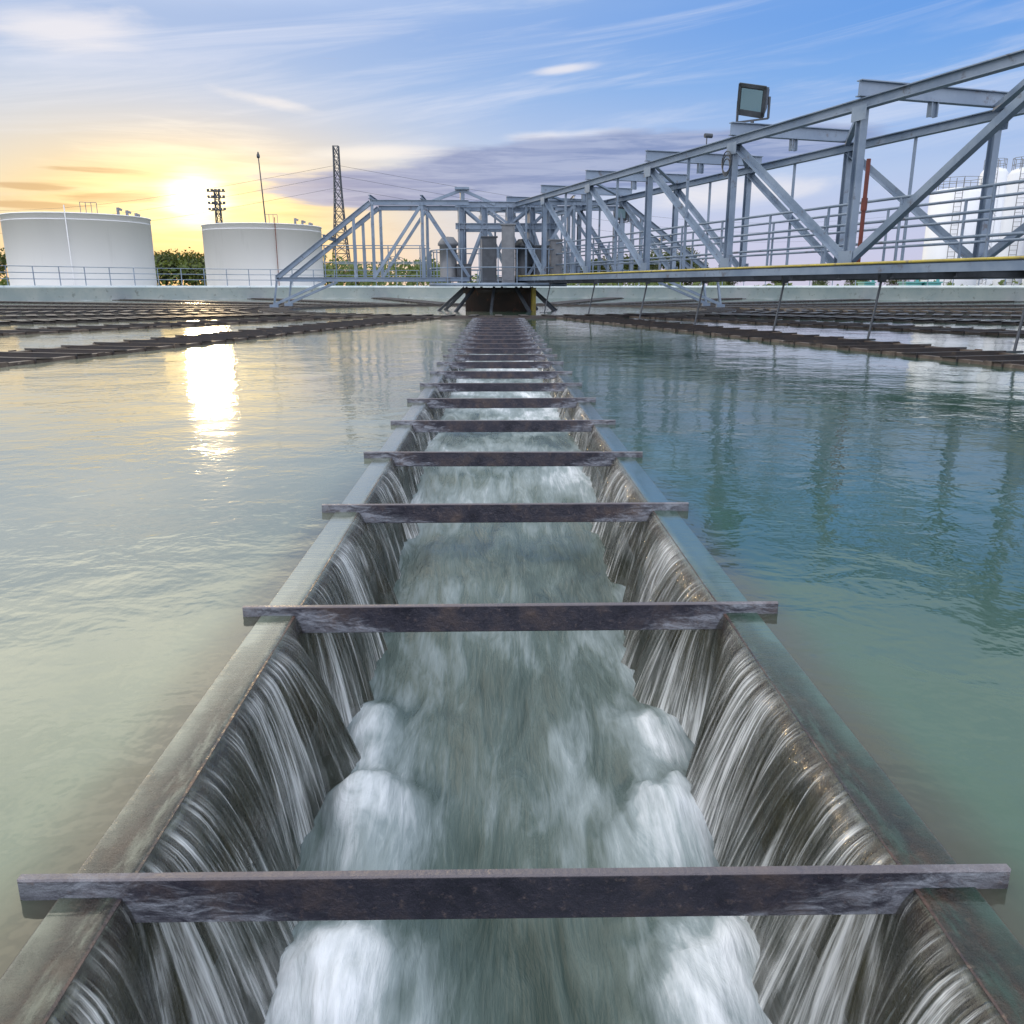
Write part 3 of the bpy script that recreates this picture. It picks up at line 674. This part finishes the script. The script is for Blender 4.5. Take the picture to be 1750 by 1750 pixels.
# ---------------- trees
def tree_meshes(seed,H,Wd):
    rnd=random.Random(seed); tb=MB(); tb.cyl((0,0,-.5),(0,0,H*.45),.035*H,.02*H,8)
    lb=MB(); cl=[]
    for i in range(9):
        a=rnd.uniform(0,6.28); z0=H*rnd.uniform(.25,.45); e=Vector((math.cos(a)*Wd*.35*rnd.uniform(.5,1),math.sin(a)*Wd*.35*rnd.uniform(.5,1),H*rnd.uniform(.5,.85)))
        tb.cyl((0,0,z0),e,.013*H,.005*H,6); cl.append((e,rnd.uniform(.13,.22)*Wd))
    for i in range(12):
        a=rnd.uniform(0,6.28); rr_=rnd.uniform(0,.42)*Wd; cl.append((Vector((math.cos(a)*rr_,math.sin(a)*rr_,H*(rnd.uniform(.4,.95)-.2*(rr_/Wd)))),rnd.uniform(.10,.2)*Wd))
    for c,r in cl:
        for i in range(90):
            d=Vector((rnd.gauss(0,1),rnd.gauss(0,1),rnd.gauss(0,.75))).normalized()*r*rnd.uniform(.55,1.08)
            p=c+d; s_=H*rnd.uniform(.02,.04); u=Vector((rnd.gauss(0,1),rnd.gauss(0,1),rnd.gauss(0,1))).normalized(); v=u.orthogonal().normalized()
            lb.add([p-u*s_,p+v*s_*.6,p+u*s_,p-v*s_*.6],[(0,1,2,3)])
    return tb.mesh("trunk",M['trunk']),lb.mesh("crown",M['leaf'])
TM=[tree_meshes(i,6.,6.+i*.5) for i in range(4)]
spots=[(-14,425,160),(262,438,165),(285,432,170),(310,430,168),(335,434,165),(350,440,160),(420,450,190),(560,452,185),(585,462,175),(612,458,180),(640,462,190),(706,455,150),(735,450,150),(760,455,155),
(930,452,150),(960,448,150),(1000,446,140),(1040,440,140),(1075,436,135),(1110,432,135),(1145,424,130),(1172,440,135),(1210,455,150),(1250,468,160),(1330,472,160),(1400,474,170),(1460,470,160),(1530,474,150)]
for i,(px,yt,dd) in enumerate(spots):
    q=at(px,dd); sc=(ztop(px,yt,dd)+.5)/5.9; tm=TM[i%4]
    e=top("tree",(q.x,q.y,-.5),"bushy green tree backlit beyond the tank wall","tree","trees beyond the tank")
    e.scale=(sc*1.15,sc*1.15,sc); e.rotation_euler=(0,0,i*1.3)
    for nm,me in (("trunk",tm[0]),("crown",tm[1])): c=link(bpy.data.objects.new(nm,me)); c.parent=e
rnd=random.Random(3); lb=MB()
for i in range(16000):
    px=rnd.uniform(-60,1820); dd=rnd.uniform(88,112) if px>560 or px<0 else rnd.uniform(150,200); q=at(px,dd)
    hm=2.2+1.4*noise.noise((px*.02,0,0))+.7*noise.noise((px*.07,4,0)) + (1.8 if 555<px<760 else 0) - (.8 if px>1200 else 0)+(3.5 if 255<px<560 else 0)
    p=Vector((q.x,q.y,-.5+rnd.random()**.7*hm)); s_=rnd.uniform(.15,.34)*(1.5 if dd>120 else 1)
    u=Vector((rnd.gauss(0,1),rnd.gauss(0,1),rnd.gauss(0,1))).normalized(); v=u.orthogonal().normalized()
    lb.add([p-u*s_,p+v*s_*.6,p+u*s_,p-v*s_*.6],[(0,1,2,3)])
o=thing(lb,"hedge",M['leaf2'],(0,0,0),"low light green hedge growing beyond the tank wall","hedge",kind="stuff"); o["label"]="low light green hedge growing beyond the tank wall"; o["category"]="hedge"
